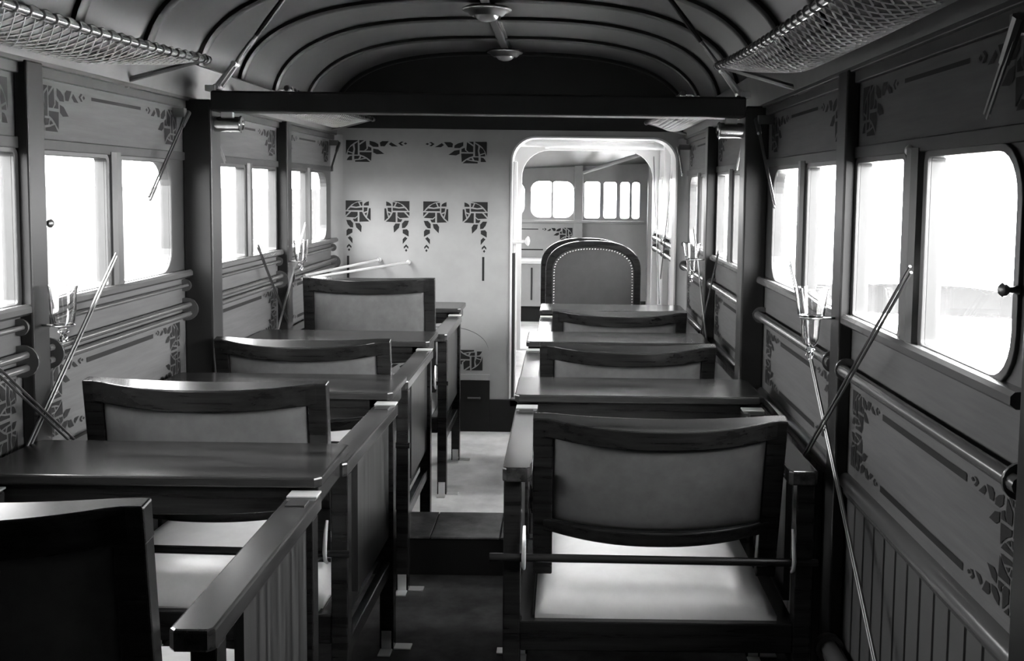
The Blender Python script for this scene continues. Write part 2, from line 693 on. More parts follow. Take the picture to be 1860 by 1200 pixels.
def door_loop(x0, x1, z0, z1, r, n=9):
    pts = [(x0, z0), (x1, z0)]
    for k in range(n):
        a = math.radians(90 * k / (n - 1))
        pts.append((x1 - r + r * math.cos(a), z1 - r + r * math.sin(a)))
    for k in range(n):
        a = math.radians(90 + 90 * k / (n - 1))
        pts.append((x0 + r + r * math.cos(a), z1 - r + r * math.sin(a)))
    return pts


b = MB()
wall_outer = [(XL - .02, 0.0), (XR + .02, 0.0), (XR + .02, ZC)] + [(x, z + .005) for x, z in prof] + [(XL - .02, ZC)]
b.plate_hole(wall_outer, door_loop(DX0, DX1, DZ0, DZ1, DR), lambda a, c, t: Vector((a, t, c)), YE, YE + .05)
ey = YE - .0012
s = .1215
for x, sg in ((-1.058, 1), (-.748, -1), (-.681, 1), (-.368, -1)):
    motif(b, (x, ey, 1.129), (sg * s, 0, 0), (0, 0, -s))
motif(b, (-1.055, ey, 1.420), (0, 0, -.104), (.146, 0, 0))
motif(b, (-.374, ey, 1.419), (0, 0, -.104), (-.146, 0, 0))
motif(b, (-.388, ey, .303), (0, 0, .101), (-.140, 0, 0))
motif(b, (-1.04, ey, .303), (0, 0, .101), (.140, 0, 0))
b.mi = 1
for x, z0, z1 in ((-1.047, .62, .86), (-.388, .745, .862)):
    b.poly([(x - .0055, ey, z0), (x + .0055, ey, z0), (x + .0055, ey, z1), (x - .0055, ey, z1)])
# thin outline of the lower panel
pts = []
for k in range(13):
    a = math.radians(90 - 90 * k / 12)
    pts.append((-.55 + .19 * math.cos(a), .40 + .115 * math.sin(a)))
pts = [(-1.05, .515)] + pts
for (x0, z0), (x1, z1) in zip(pts[:-1], pts[1:]):
    b.poly([(x0, ey, z0), (x1, ey, z1), (x1, ey, z1 + .0025), (x0, ey, z0 + .0025)])
struct(b.build('wall_end', [M['endwall'], M['stencil']]))
# darker board filling the arch above the cornice line
b = MB()
b.prism([(XL, 1.478), (XR, 1.478)] + [(x, z + .004) for x, z in prof if z > 1.48], 'y', YE - .010, YE + .001)
trim(b, M['arch'])
# dark kick panels at its foot
b = MB()
b.box(XL, -.352, YE - .012, YE, 0, .255)
b.box(-.352, XR, YE - .012, YE, 0, .16)
struct(b.build('baseboard_end', M['dado'], bevel=.002))
b = MB()
b.box(XL, -.352, YE - .014, YE, .256, .285)
trim(b, M['endwall'], bevel=.002)
b = MB()
b.box(-.46, -.395, YE - .018, YE - .012, .165, .172)
b.lathe([(.005, 0), (.005, -.008), (0, -.008)], (-.40, YE - .012, .1685), 'y', 10)
trim(b, M['steel'])
b = MB()
b.box(-.255, .56, YE - .012, YE + .14, .125, .166)
trim(b, M['threshold'], bevel=.003)
# rounded fillets in the end corners
for sgn in (-1, 1):
    X = side(sgn)
    b = MB()
    r = .05
    lp = [(X(0), YE)] + [(X(r - r * math.cos(a)), YE - r + r * math.sin(a)) for a in [PI / 2 * k / 6 for k in range(7)]]
    b.prism(lp, 'z', 0, ZC)
    trim(b, M['endwall'], smooth=True)

# white liner of the doorway
b = MB()
b.plate_hole(door_loop(DX0 - .002, DX1 + .002, DZ0 - .002, DZ1 + .002, DR), door_loop(DX0 + .006, DX1 - .006, DZ0, DZ1 - .006, DR - .006),
             lambda a, c, t: Vector((a, t, c)), YE - .006, YE + .17)
DOOR[0] += 1
d1 = struct(b.build('door_1', M['white'], smooth=True))
b = MB()   # sliding door edge in its pocket with latch slots
b.box(DX0 + .0065, DX0 + .020, YE + .03, YE + .07, .17, .88)
b.build('door_edge', M['black'], parent=d1)
b = MB()
b.box(DX0 + .0065, DX0 + .025, YE + .085, YE + .15, .17, 1.33)
b.build('door_edge', M['white'], parent=d1, bevel=.003)
b = MB()
b.tube([(DX0 + .006, YE + .04, .935), (DX0 + .075, YE + .045, .937)], [.011, .0085], 10)
b.lathe([(.0, -.004), (.012, -.002), (.022, .006), (.024, .012), (.014, .018), (0, .02)], (DX0 + .072, YE + .045, .94), 'x', 16)
b.build('door_handle', M['white'], parent=d1, smooth=True)

# ---------------------------------------------------------------- passage beyond the door
PX = -.335
b = MB()
b.box(PX - .04, PX, YE + .05, 6.62, .1, 1.62)
struct(b.build('wall_left', M['white']))
b = MB()
b.box(PX - .04, XR + .04, YE + .05, 6.66, 1.56, 1.60)
struct(b.build('ceiling', M['white']))
# inner frame
IX0, IX1, IZ1 = -.264, .560, 1.436
b = MB()
b.plate_hole([(PX, .17), (XR, .17), (XR, 1.56), (PX, 1.56)], door_loop(IX0, IX1, .18, IZ1, .17), lambda a, c, t: Vector((a, t, c)), 6.60, 6.64)
DOOR[0] += 1
struct(b.build('door_2', M['white'], bevel=.003))
# tube rail across the head of the passage
b = MB()
b.tube([(PX + .001, 6.20, 1.463), (XR - .001, 6.20, 1.452)], .021, 14)
for x in (-.10, .545):
    b.lathe([(.027, -.012), (.027, .012)], (x, 6.20, 1.458), 'x', 14)
tag(b.build('curtain_rail', M['white'], smooth=True, loc=(.1, 6.2, 1.455)), 'white tube rail across the head of the passage behind the doorway', 'rail')

# ---------------------------------------------------------------- far room
FY = 8.40
wins = [(-.52, -.31, .09), (-.262, -.095, .07), (-.085, .082, .07), (.168, .292, .02), (.322, .425, .02), (.455, .53, .02), (.548, .61, .02)]
b = MB()
zs0, zs1 = .965, 1.255
b.box(-1.15, .75, FY, FY + .05, .1, .93)
b.box(-1.15, .75, FY, FY + .05, 1.29, 1.75)
b.box(-1.15, -.545, FY, FY + .05, .93, 1.29)
b.box(.63, .75, FY, FY + .05, .93, 1.29)
e = FY - .0015
motif(b, (.075, e, .885), (0, 0, -.1), (-.12, 0, 0))
b.mi = 1
b.poly([(-.4, e, .868), (-.20, e, .868), (-.20, e, .875), (-.4, e, .875)])
b.poly([(-.4, e, .702), (-.16, e, .702), (-.16, e, .712), (-.4, e, .712)])
b.mi = 0
struct(b.build('wall_far', [M['endwall'], M['stencil']]))
edges = [-.545, -.285, -.09, .12, .307, .44, .539, .63]
for i, (x0, x1, r) in enumerate(wins):
    b = MB()
    b.plate_hole([(edges[i], .93), (edges[i + 1], .93), (edges[i + 1], 1.29), (edges[i], 1.29)],
                 rrect(x0, x1, zs0, zs1, r if i in (1,) else .02, r if i in (0, 2) else .02), lambda a, c, t: Vector((a, t, c)), FY, FY + .04)
    WIN[0] += 1
    w = struct(b.build('window_%d' % WIN[0], M['endwall']))
    b = MB()
    b.box(x0 - .004, x1 + .004, FY + .02, FY + .023, zs0 - .005, zs1 + .005)
    b.build('pane', M['pane'], parent=w)
    pl = bpy.data.lights.new('window_daylight', 'AREA')
    pl.shape = 'RECTANGLE'
    pl.size = x1 - x0 + .01
    pl.size_y = zs1 - zs0 + .01
    pl.cycles.is_portal = True
    po = bpy.data.objects.new('window_daylight', pl)
    COL.objects.link(po)
    po.location = ((x0 + x1) / 2, FY + .045, (zs0 + zs1) / 2)
    po.rotation_euler = (-PI / 2, 0, 0)
b = MB()
b.box(.085, .155, FY - .03, FY, .17, 1.5)
trim(b, M['endwall'], bevel=.004)
b = MB()
b.box(-1.1, .65, FY - .035, FY, .925, .945)
trim(b, M['endwall'], bevel=.004)
b = MB()
b.box(-1.15, -1.1, 6.64, FY + .05, .1, .93)
b.box(-1.15, -1.1, 6.64, FY + .05, 1.29, 1.75)
b.box(-1.15, -1.1, 6.64, 6.8, .93, 1.29)
b.box(-1.15, -1.1, 8.3, FY + .05, .93, 1.29)
struct(b.build('wall_left', M['endwall']))
b = MB()
b.plate_hole([(6.8, .93), (8.3, .93), (8.3, 1.29), (6.8, 1.29)], rrect(6.84, 8.26, .965, 1.255, .06, .06), lambda a, c, t: Vector((-1.10 - t, a, c)), 0, .04)  # unseen side window, added to brighten the far room
WIN[0] += 1
w = struct(b.build('window_%d' % WIN[0], M['endwall']))
b = MB()
b.box(-1.125, -1.122, 6.83, 8.27, .96, 1.26)
b.build('pane', M['pane'], parent=w)
pl = bpy.data.lights.new('window_daylight', 'AREA')
pl.shape = 'RECTANGLE'
pl.size = 1.45
pl.size_y = .31
pl.cycles.is_portal = True
po = bpy.data.objects.new('window_daylight', pl)
COL.objects.link(po)
po.location = (-1.145, 7.55, 1.11)
po.rotation_euler = (PI / 2, 0, -PI / 2)
b = MB()
b.box(.70, .75, 6.64, FY + .05, .1, 1.75)
struct(b.build('wall_right', M['trim']))
b = MB()
b.box(-1.15, PX, 6.60, 6.64, .1, 1.75)
struct(b.build('wall_back', M['endwall']))
b = MB()
b.loft([[(-1.15, y, z) for y, z in ((6.6, 1.56), (FY, 1.31), (FY, 1.36), (6.6, 1.61))], [(.75, y, z) for y, z in ((6.6, 1.66), (FY, 1.41), (FY, 1.46), (6.6, 1.71))]])
struct(b.build('ceiling', M['trim']))
b = MB()
b.tube([(.16, FY - .03, 1.33), (.60, 6.9, 1.46)], .015, 8)
trim(b, M['endwall'], smooth=True)
b = MB()
b.box(.565, .70, 7.0, 7.06, .17, 1.6)
trim(b, M['trim'], bevel=.004)
b = MB()
b.box(-1.1, .7, FY - .01, FY, .17, .30)
struct(b.build('baseboard_far', M['dado']))

# ---------------------------------------------------------------- outdoors
b = MB()
secs = []
for r_, zz in ((60, -9.), (600, -70.), (640, -36.), (700, -35.)):
    pass
ridge = []
for k in range(61):
    a = math.radians(.2 + 179.6 * k / 60)       # azimuth from forward to the right
    d = 900.0
    h = 1.2 + d * math.tan(math.radians(-5.05 + .25 * math.sin(a * 7) + .18 * math.sin(a * 19 + 1) - 1.6 * min(.35, max(0, (a - .36))) * 1.6))
    ridge.append((d * math.sin(a), d * math.cos(a), h))
rows = [[(1.2 + x * r_, y * r_, -2.2) for x, y, z in ridge] for r_ in (.001, .034)] + [[(x * .5, y * .5, z * .5 - 10) for x, y, z in ridge], ridge, [(x * 1.1, y * 1.1, z - 60) for x, y, z in ridge]]
b.loft(rows, closed=False, caps=False)
struct(b.build('hill_ground', M['hill'], smooth=True))
b = MB()
b.poly([(-900, -900, -2.2), (1.2, -900, -2.2), (1.2, 900, -2.2), (-900, 900, -2.2)])
struct(b.build('field_ground', M['apron']))
b = MB()
b.poly([(1.2, 4.5, -2.15), (23.9, 4.5, -2.15), (23.9, 12, -2.15), (19, 22, -2.15), (12, 28, -2.15), (1.2, 31, -2.15)])  # patch added and outlined to bounce light onto left wall and ceiling
struct(b.build('bounce_patch', M['bounce']))

# ---------------------------------------------------------------- rails along the walls
def handrail(name, label, sgn, y0, y1, zs, r, off, ends, group):
    X = side(sgn)
    yc = (y0 + y1) / 2
    t = thing(name, label, 'rail', (X(0), yc, zs[0]), 0, group)
    sg = 1 if sgn < 0 else -1
    for z in zs:
        b = MB()
        pts = [(sg * off, y - yc, z - zs[0]) for y in (y0, yc, y1)]
        b.tube(pts, r, 10)
        b.build('tube', M['sill'], parent=t, smooth=True)
    for ye, dr in ends:
        b = MB()
        zc = sum(zs) / len(zs) - zs[0]
        hh = r + (zs[0] - zs[-1]) / 2 + .012
        b.lathe([(hh, 0), (hh, .006), (hh * .8, .014), (hh * .55, .018), (.0, .019)], (sg * (off * .6), ye - yc - (.019 if dr < 0 else 0), zc), 'y', 18)
        b.build('end_cap', M['sill'], parent=t, smooth=True)
    return t


where = ['foremost bay', 'bay before the tie beam', 'bay beyond the tie beam', 'bay at the end wall']
spans = [(1.285, 2.145), (2.215, 3.085), (3.175, 4.095), (4.165, 5.06)]
for sgn in (-1, 1):
    for i, (y0, y1) in enumerate(spans):
        sn = 'left' if sgn < 0 else 'right'
        if sgn < 0:
            handrail('wall_rail', 'painted double rail under the windows of the left wall, %s' % where[i], -1, y0, y1, (.845, .818), .0085, .02, ((y0 + .02, 1), (y1, -1)), 'rails under the windows')
            handrail('wall_rail', 'thin upper rail close below the sill of the left wall, %s' % where[i], -1, y0, y1, (.902,), .006, .014, ((y0 + .01, 1), (y1, -1)), 'rails under the windows')
        else:
            handrail('wall_rail', 'painted round rail under the windows of the right wall, %s' % where[i], 1, y0, y1, (.835,), .0125, .022, ((y0 + .02, 1), (y1, -1)), 'rails under the windows')
for y0, y1, w in ((5.225, 5.915, 'nearer half'), (5.985, 6.59, 'far half')):
    for z, nm in ((.90, 'upper'), (.835, 'lower')):
        handrail('wall_rail', 'white %s rail on the passage wall seen through the doorway, %s' % (nm, w), 1, y0, y1, (z,), .014, .028, ((y0 + .02, 1), (y1, -1)), 'rails in the passage')
b = MB()
b.tube([(XR - .03, 1.36, .245), (XR - .03, 2.14, .245)], .021, 12)
b.lathe([(.03, 0), (.032, .01), (.03, .02)], (XR - .03, 2.12, .245), 'y', 16)
tag(b.build('heating_pipe', M['sill'], smooth=True, loc=(XR - .03, 1.75, .245)), 'thick painted pipe low on the right wall below the grooved boards', 'pipe')

# ---------------------------------------------------------------- bracing wires
def wire(label, sgn, segs, top, uo=.034):
    """segs: list of ((y,z),(y,z)) straight runs inside the cabin; each run is a pair of rods."""
    uo += .012 if sgn > 0 else 0
    X = side(sgn)
    sg = 1 if sgn < 0 else -1
    ya = segs[0][0][0]
    t = thing('bracing_wire', label, 'bracing wire', (X(0), ya, segs[0][0][1]), 0, 'crossed bracing wires along the walls')
    o = Vector((X(0), ya, segs[0][0][1]))
    for k, ((y0, z0), (y1, z1)) in enumerate(segs):
        d = Vector((0, y1 - y0, z1 - z0)).normalized()
        low = k > 0 or len(segs) == 1
        for dy in (-.0055, .0055):
            nrm = Vector((0, -d.z, d.y)) * dy
            b = MB()
            ua = ub = uo
            b.tube([Vector((X(ua), y0, z0)) + nrm - o, Vector((X(ub), y1, z1)) + nrm - o], .0027, 6)
            b.build('lower_rod' if low else 'upper_rod', M['steel'], parent=t, smooth=True)
    if top:
        (y0, z0), (y1, z1) = segs[0]
        d = Vector((0, y1 - y0, z1 - z0)).normalized()
        b = MB()
        c = Vector((sg * uo, 0, 0))
        b.tube([c - d * .03, c + d * .035], [.009, .007], 8)
        b.box(min(sg * .001, sg * uo), max(sg * .001, sg * uo), -.011, .011, .005, .03)
        b.build('top_fitting', M['steel'], parent=t)
    return t


for sgn, sn in ((-1, 'left'), (1, 'right')):
    wire('twin bracing wire on the %s wall slanting from tie beam down towards the viewer' % sn, sgn, [((3.02, 1.385), (2.75, 1.16)), ((2.54, 1.025), (1.75, .37))], True)
    wire('twin bracing wire nearest the viewer on the %s wall, slanting down and away' % sn, sgn, [((1.30, 1.39), (1.37, 1.30)), ((1.64, 1.08), (2.46, .50))], True, .041)
    wire('twin bracing wire on the %s wall just beyond the tie beam, slanting down and away' % sn, sgn, [((3.23, 1.385), (3.37, 1.27)), ((3.72, .98), (4.30, .50))], True)
    wire('twin bracing wire on the %s wall slanting down from the end wall corner' % sn, sgn, [((5.02, 1.385), (4.86, 1.27)), ((4.38, 1.04), (3.85, .57))], True, .041)
wire('bracing wire on the passage wall seen through the doorway, slanting away', 1, [((5.25, 1.40), (5.9, .70))], False)
wire('bracing wire on the passage wall seen through the doorway, slanting back', 1, [((6.5, 1.40), (5.95, .55))], False)

# two rods from the left rail to the end wall
for k, (p0, p1, lab) in enumerate((((-1.075, 4.28, .815), (-.752, 5.085, .832), 'thin metal rod running from left rail to end wall, the longer one'),
                                   ((-1.075, 4.34, .825), (-.895, 5.085, .842), 'thin metal rod running from left rail to end wall, the shorter one'))):
    b = MB()
    b.tube([p0, p1], .006, 8)
    q = Vector(p1)
    b.lathe([(.009, -.014), (.012, -.004), (.012, .004)], q, 'y', 10)
    tag(b.build('stay_rod', M['plate'], smooth=True, loc=p0), lab, 'rod', 'rods behind the rearmost left chair')

# ---------------------------------------------------------------- turnbuckle stays over the tie beam
for sgn, sn in ((-1, 'left'), (1, 'right')):
    x0 = XL + .095 if sgn < 0 else XR - .085
    sg = -sgn
    A = Vector((x0, 3.125, 1.485))
    xe = -.79 if sgn < 0 else .275
    Bp = Vector((xe, 3.125, ceil_z(xe) - .004))
    t = thing('ceiling_stay', 'cable stay with turnbuckle from the %s end of the tie beam up to the ceiling' % sn, 'stay', A, 0, 'cable stays above the tie beam')
    d = (Bp - A)
    L = d.length
    d.normalize()
    side_v = Vector((0, 1, 0))
    up_v = d.cross(side_v)

    def Q(l, a=0., c=0.):
        return d * l + side_v * a + up_v * c
    b = MB()
    for a in (-.016, .016):
        b.tube([Q(-.015, a), Q(.02, a * 1.0), Q(.09, a * .9)], [.009, .008, .006], 8)
    b.tube([Q(.085, -.02), Q(.085, .02)], .008, 8)
    b.tube([Q(0, -.026), Q(0, .026)], .009, 8)
    b.build('fork', M['plate'], parent=t, smooth=True)
    b = MB()
    for a in (-.010, .010):
        b.tube([Q(.10, a * .5), Q(.115, a), Q(.16, a), Q(.175, a * .5)], .005, 8)
    b.tube([Q(.08), Q(.118)], .006, 8)
    b.tube([Q(.158), Q(.20)], .006, 8)
    b.build('turnbuckle', M['steel'], parent=t, smooth=True)
    b = MB()
    b.tube([Q(.19), Q(.25), Q(L)], [.007, .009, .006], 8)
    b.build('cable', M['rib'], parent=t, smooth=True)
    b = MB()
    b.box(min(x0, x0 + sgn * .03) - A.x, max(x0, x0 + sgn * .03) - A.x, -.03, .03, -.013, .004)
    b.build('lug', M['plate'], parent=t, bevel=.002)

# polished cylinders under the beam ends
for x0, x1, lab in ((-1.036, -.955, 'polished metal cylinder sticking out under the left end of the tie beam'), (.455, .531, 'polished metal cylinder sticking out under the right end of the tie beam')):
    t = thing('cylinder_lamp', lab, 'lamp', (x0 if x0 < 0 else x1, 3.125, 1.377), 0, 'cylinders under the tie beam')
    sg = 1 if x0 < 0 else -1
    w = x1 - x0
    b = MB()
    b.lathe([(.0, 0), (.0225, 0), (.0225, sg * w * .94)], (0, 0, 0), 'x', 28)
    b.build('barrel', M['metal'], parent=t, smooth=True)
    b = MB()
    b.lathe([(.0, sg * w * .93), (.0245, sg * w * .93), (.0255, sg * w * .96), (.023, sg * w), (.017, sg * w * 1.0), (.015, sg * w * .96), (0, sg * w * .96)], (0, 0, 0), 'x', 28)
    b.build('rim', M['metal'], parent=t, smooth=True)
    b = MB()
    b.box(min(sg * .02, sg * .055), max(sg * .02, sg * .055), -.009, .009, .02, .036)
    b.build('bracket', M['plate'], parent=t, bevel=.002)

# ---------------------------------------------------------------- ceiling lights
def ceiling_light(y, lab):
    t = thing('ceiling_light', lab, 'ceiling light', (XC - .012, y, ZA - .026), 0, 'round lights on the crown of the ceiling')
    b = MB()
    b.lathe([(0, 0), (.078, 0), (.084, -.006), (.080, -.012), (.066, -.016), (.058, -.026), (.05, -.030), (.044, -.026), (0, -.026)], n=40)
    b.build('housing', M['rib'], parent=t, smooth=True)
    b = MB()
    b.lathe([(.086, -.004), (.086, -.008), (.080, -.011), (.079, -.008)], n=40)
    b.build('outer_ring', M['metal'], parent=t, smooth=True)
    b = MB()
    b.lathe([(.044, -.025), (.040, -.034), (.03, -.043), (.015, -.048), (0, -.049)], n=32)
    b.build('glass_dome', M['lens'], parent=t, smooth=True)
    return t


ceiling_light(3.66, 'round ceiling light nearer the viewer, above the tie beam')
ceiling_light(4.78, 'round ceiling light farther off, close to the end wall')

# ---------------------------------------------------------------- luggage nets
def rack(sgn, y0, y1, lab, brk):
    X = side(sgn)
    sg = 1 if sgn < 0 else -1
    o = Vector((X(0), (y0 + y1) / 2, ZC))
    t = thing('luggage_rack', lab, 'luggage rack', o, 0, 'net luggage racks')
    L = y1 - y0

    def rail(f):
        return Vector((X(.213) , y0 + L * f, 1.514 - .028 * 4 * f * (1 - f) * (1 if L > 1.6 else .4))) - o

    def wallp(f):
        return Vector((X(.012), y0 + L * f, 1.505)) - o

    def net(f, s):
        a, c = rail(f), wallp(f)
        p = a.lerp(c, s)
        p.z -= .062 * 4 * s * (1 - s) * (1 - .35 * s) * min(1, .15 + ((1 - f) / .3)) * min(1, .15 + f / .2)
        return p
    b = MB()
    n = int(L / .033)
    rows = 8
    for dirn in (1, -1):
        for k in range(-rows, n + rows):
            pts = []
            for r in range(rows * 2 + 1):
                s = r / (rows * 2)
                ky = k + dirn * r * .5
                f = ky / n
                if 0 <= f <= 1:
                    pts.append(net(f, s))
            if len(pts) > 1:
                b.tube(pts, .0019, 4)
    b.build('net', M['cord'], parent=t)
    b = MB()
    b.tube([rail(k / 40) for k in range(41)], .0085, 10)
    b.build('rail', M['metal'], parent=t, smooth=True)
    b = MB()
    m = int(L / .045)
    for k in range(m + 1):
        f = k / m
        c = rail(f)
        d = Vector((0, .0045, 0))
        b.tube([c - d, c - d * .4, c + d * .4, c + d], [.008, .0108, .0108, .008], 8)
        if k < m:
            pts = []
            for q in range(7):
                g = (k + q / 6) / m
                c2 = rail(g)
                a = PI * q / 6
                pts.append(c2 + Vector((0, 0, .0075 + .004 * math.sin(a))))
            b.tube(pts, .0022, 4)
    b.build('rail_lacing', M['wrap'], parent=t, smooth=True)
    for y in brk:
        f = (y - y0) / L
        a = rail(f)
        c = Vector((X(.014), y, ZC + .012)) - o
        b = MB()
        b.tube([c, a], [.0075, .006], 8)
        b.tube([c + Vector((0, 0, -.02)), c + Vector((0, 0, .025))], .006, 8)
        b.lathe([(.0, 0), (.011, 0), (.011, .01), (0, .01)], a - Vector((0, .005, 0)), 'y', 10)
        b.build('bracket', M['steel'], parent=t, smooth=True)


rack(-1, .75, 2.69, 'net luggage rack high on the left wall, nearest the viewer', (2.67,))
rack(1, .75, 2.69, 'net luggage rack high on the right wall, nearest the viewer', (2.67,))
rack(-1, 3.45, 5.0, 'net luggage rack on the left wall beyond the tie beam', (4.97,))
rack(1, 3.45, 5.0, 'net luggage rack on the right wall beyond the tie beam', (4.97,))

# ---------------------------------------------------------------- glass flower vases on the posts
def vase_proto(loc, lab, sgn, kind):
    t = thing('flower_vase', lab, 'vase', loc, 0, 'glass vases on the wall posts')
    b = MB()
    if kind == 'cup':
        pr = [(.0, -.152), (.007, -.150), (.009, -.143), (.005, -.136), (.011, -.131), (.006, -.125), (.014, -.119), (.0175, -.108), (.0205, -.068), (.0215, -.063), (.027, -.060), (.029, -.048), (.033, -.02), (.0365, 0)]
    else:
        pr = [(.0, -.120), (.008, -.118), (.008, -.110), (.005, -.104), (.012, -.098), (.008, -.093), (.022, -.08), (.026, -.05), (.027, -.02), (.030, 0)]
    inner = [(max(0, r - .0025), h + .002) for r, h in pr[5:]][::-1]
    inner[0] = (inner[0][0], pr[-1][1])
    b.lathe(pr + inner + [(0, inner[-1][1])], n=28)
    b.build('cup', M['glass'], parent=t, smooth=True)
    b = MB()
    hz = -.064 if kind == 'cup' else -.085
    R = .0225 if kind == 'cup' else .0225
    ring = [(R * math.cos(2 * PI * k / 20), R * math.sin(2 * PI * k / 20), hz) for k in range(20)]
    b.tube(ring, .0016, 6, loop=True)
    x1 = .052 * (-1 if sgn < 0 else 1)
    b.tube([(R * (-1 if sgn < 0 else 1), 0, hz), (x1, .0, hz)], .0025, 6)
    b.build('holder', M['steel'], parent=t, smooth=True)
    return t


vase_proto((XR - .028 - .05, 2.18, 1.0), 'two-tier glass vase on the near right post, the largest one', 1, 'cup')
vase_proto((XL + .028 + .045, 2.18, .985), 'small tulip-shaped glass vase on the near left post', -1, 'tulip')
vase_proto((XR - .042 - .05, 4.12, .99), 'two-tier glass vase on the right post beyond the tie beam', 1, 'cup')
vase_proto((XL + .042 + .045, 4.12, .985), 'small tulip-shaped glass vase on the left post beyond the tie beam', -1, 'tulip')

# ---------------------------------------------------------------- chairs
def make_chair():
    t = thing('armchair', 'armchair', 'armchair')
    t['group'] = 'dark wooden armchairs in two rows'
    # arms
    for sg in (-1, 1):
        b = MB()
        x0, x1 = sorted((sg * .261, sg * .320))
        y0, y1, c = 0.0, .60, .008
        lp = [(x0 + c, y0), (x1 - c, y0), (x1, y0 + c), (x1, y1 - c), (x1 - c, y1), (x0 + c, y1), (x0, y1 - c), (x0, y0 + c)]
        b.prism(lp, 'z', .606, .636)
        a = b.build('arm', M['armwood'], parent=t, bevel=.004)
        b = MB()
        b.box(x0 + .002, x1 - .002, y1 - .035, y1 + .003, .6362, .6400)
        b.build('end_plate', M['plate'], parent=a, bevel=.001)
        b = MB()
        b.box(x0 + .012, x1 - .012, y1 - .085, y1 - .05, .6362, .6385)
        b.build('ash_slot', M['black'], parent=a)
    # legs
    for sg in (-1, 1):
        for y0, y1 in ((.02, .058), (.535, .575)):
            x0, x1 = sorted((sg * .282, sg * .318))
            b = MB()
            b.box(x0, x1, y0, y1, 0, .606)
            l = b.build('leg', M['wood'], parent=t, bevel=.003)
            b = MB()
            b.box(x0 + .005, x1 - .005, y0 - .002, y0, .0, .052)
            b.box(x0 + .002, x1 - .002, y0 - .04, y0, 0, .004)
            xa, xb = sorted((sg * .318, sg * .362))
            b.box(xa, xb, y0 + .002, y1 - .004, 0, .004)
            b.build('foot_bracket', M['plate'], parent=l, bevel=.001)
    # side boards
    for sg in (-1, 1):
        x0, x1 = sorted((sg * .292, sg * .306))
        b = MB()
        b.box(x0, x1, .17, .535, .30, .606)
        b.build('side_board', M['sidewood'], parent=t)
        b = MB()
        b.box(x0 - .004, x1 + .004, .058, .535, .20, .235)
        b.build('stretcher', M['wood'], parent=t, bevel=.003)
    # seat
    b = MB()
    b.box(-.282, .282, .022, .058, .245, .308)
    b.box(-.282, .282, .535, .572, .245, .308)
    for sg in (-1, 1):
        x0, x1 = sorted((sg * .255, sg * .29))
        b.box(x0, x1, .058, .535, .25, .305)
    b.build('seat_frame', M['wood'], parent=t, bevel=.003)
    b = MB()
    secs = []
    nx, ny = 22, 22
    hx, y0, y1 = .252, .040, .585

    def zc(i, j):
        u = 2 * i / nx - 1
        v = 2 * j / ny - 1
        e = (1 - abs(u) ** 6) * (1 - abs(v) ** 4)
        return .318 + .068 * max(0, e) ** .5 + .008 * (1 - u * u) * (1 - v * v)
    for j in range(ny + 1):
        secs.append([(hx * (2 * i / nx - 1), y0 + (y1 - y0) * j / ny, zc(i, j)) for i in range(nx + 1)] + [(hx, y0 + (y1 - y0) * j / ny, .30), (-hx, y0 + (y1 - y0) * j / ny, .30)])
    b.loft(secs)
    b.build('seat', M['seat'], parent=t, smooth=True, ang=75)
    # backrest, origin on its pivot
    L = .385
    piv = Vector((0, .12, .385))
    HWb = .2595

    def crs(u):
        return 1 - u * u

    def loft_rail(b, s0, s1, bulge_r, tr0, tf0, tfb, sdip=0., lift=0.):
        secs = []
        n = 24
        for k in range(n + 1):
            u = 2 * k / n - 1
            x = HWb * u
            e = max(0, 1 - abs(u / .88) ** 2.2) if abs(u) < .88 else 0.
            rr = -tr0 - bulge_r * e
            ff = tf0 - tfb * e
            sa = s0 - sdip * e
            secs.append([(x, rr, sa), (x, rr, s1 + lift * (ff - rr)), (x, ff, s1), (x, ff, sa)])
        b.loft(secs)
    b = MB()
    loft_rail(b, L - .045, L, .055, .016, .014, .022, lift=.0)
    loft_rail(b, .108, .138, .052, .016, .014, .022, sdip=.004)
    for sg in (-1, 1):
        x0, x1 = sorted((sg * .218, sg * HWb))
        secs = []
        for s_, w in ((-.005, .0), (.12, .0), (L - .04, .0)):
            secs.append([(x0, -.016, s_), (x1, -.016, s_), (x1, .012, s_), (x0, .012, s_)])
        b.loft(secs)
    br = b.build('backrest', M['wood'], parent=t, loc=piv, bevel=.003)
    b = MB()
    secs = []
    n, m = 24, 14
    for j in range(m + 1):
        v = 2 * j / m - 1
        row = []
        s_ = .125 + (L - .05 - .125) * j / m + .008
        for k in range(n + 1):
            u = 2 * k / n - 1
            e = max(0, (1 - u ** 8) * (1 - v ** 8)) ** .5
            row.append((.222 * u, -.008 - .044 * crs(u) - .008 * e, s_))
        for k in range(n, -1, -1):
            u = 2 * k / n - 1
            e = max(0, (1 - u ** 8) * (1 - v ** 8)) ** .5
            row.append((.222 * u, .004 - .034 * crs(u) + .03 * e, s_))
        secs.append(row)
    b.loft(secs)
    b.build('back_panel', M['leather'], parent=br, smooth=True, ang=75)
    # recline rod with hooks
    b = MB()
    b.tube([(-.345, .008, .448), (-.3, .008, .448), (.30, .008, .444), (.325, .008, .444)], .0085, 10)
    rd = b.build('recline_rod', M['wood'], parent=t, smooth=True)
    for sg in (-1, 1):
        b = MB()
        x0 = sg * .275
        b.tube([(x0, .02, .51), (x0, .008, .49), (x0, -.003, .45), (x0, .004, .43), (x0, .02, .42)], [.003, .004, .0045, .004, .003], 8)
        b.build('rod_hook', M['plate'], parent=rd, smooth=True)
    return t


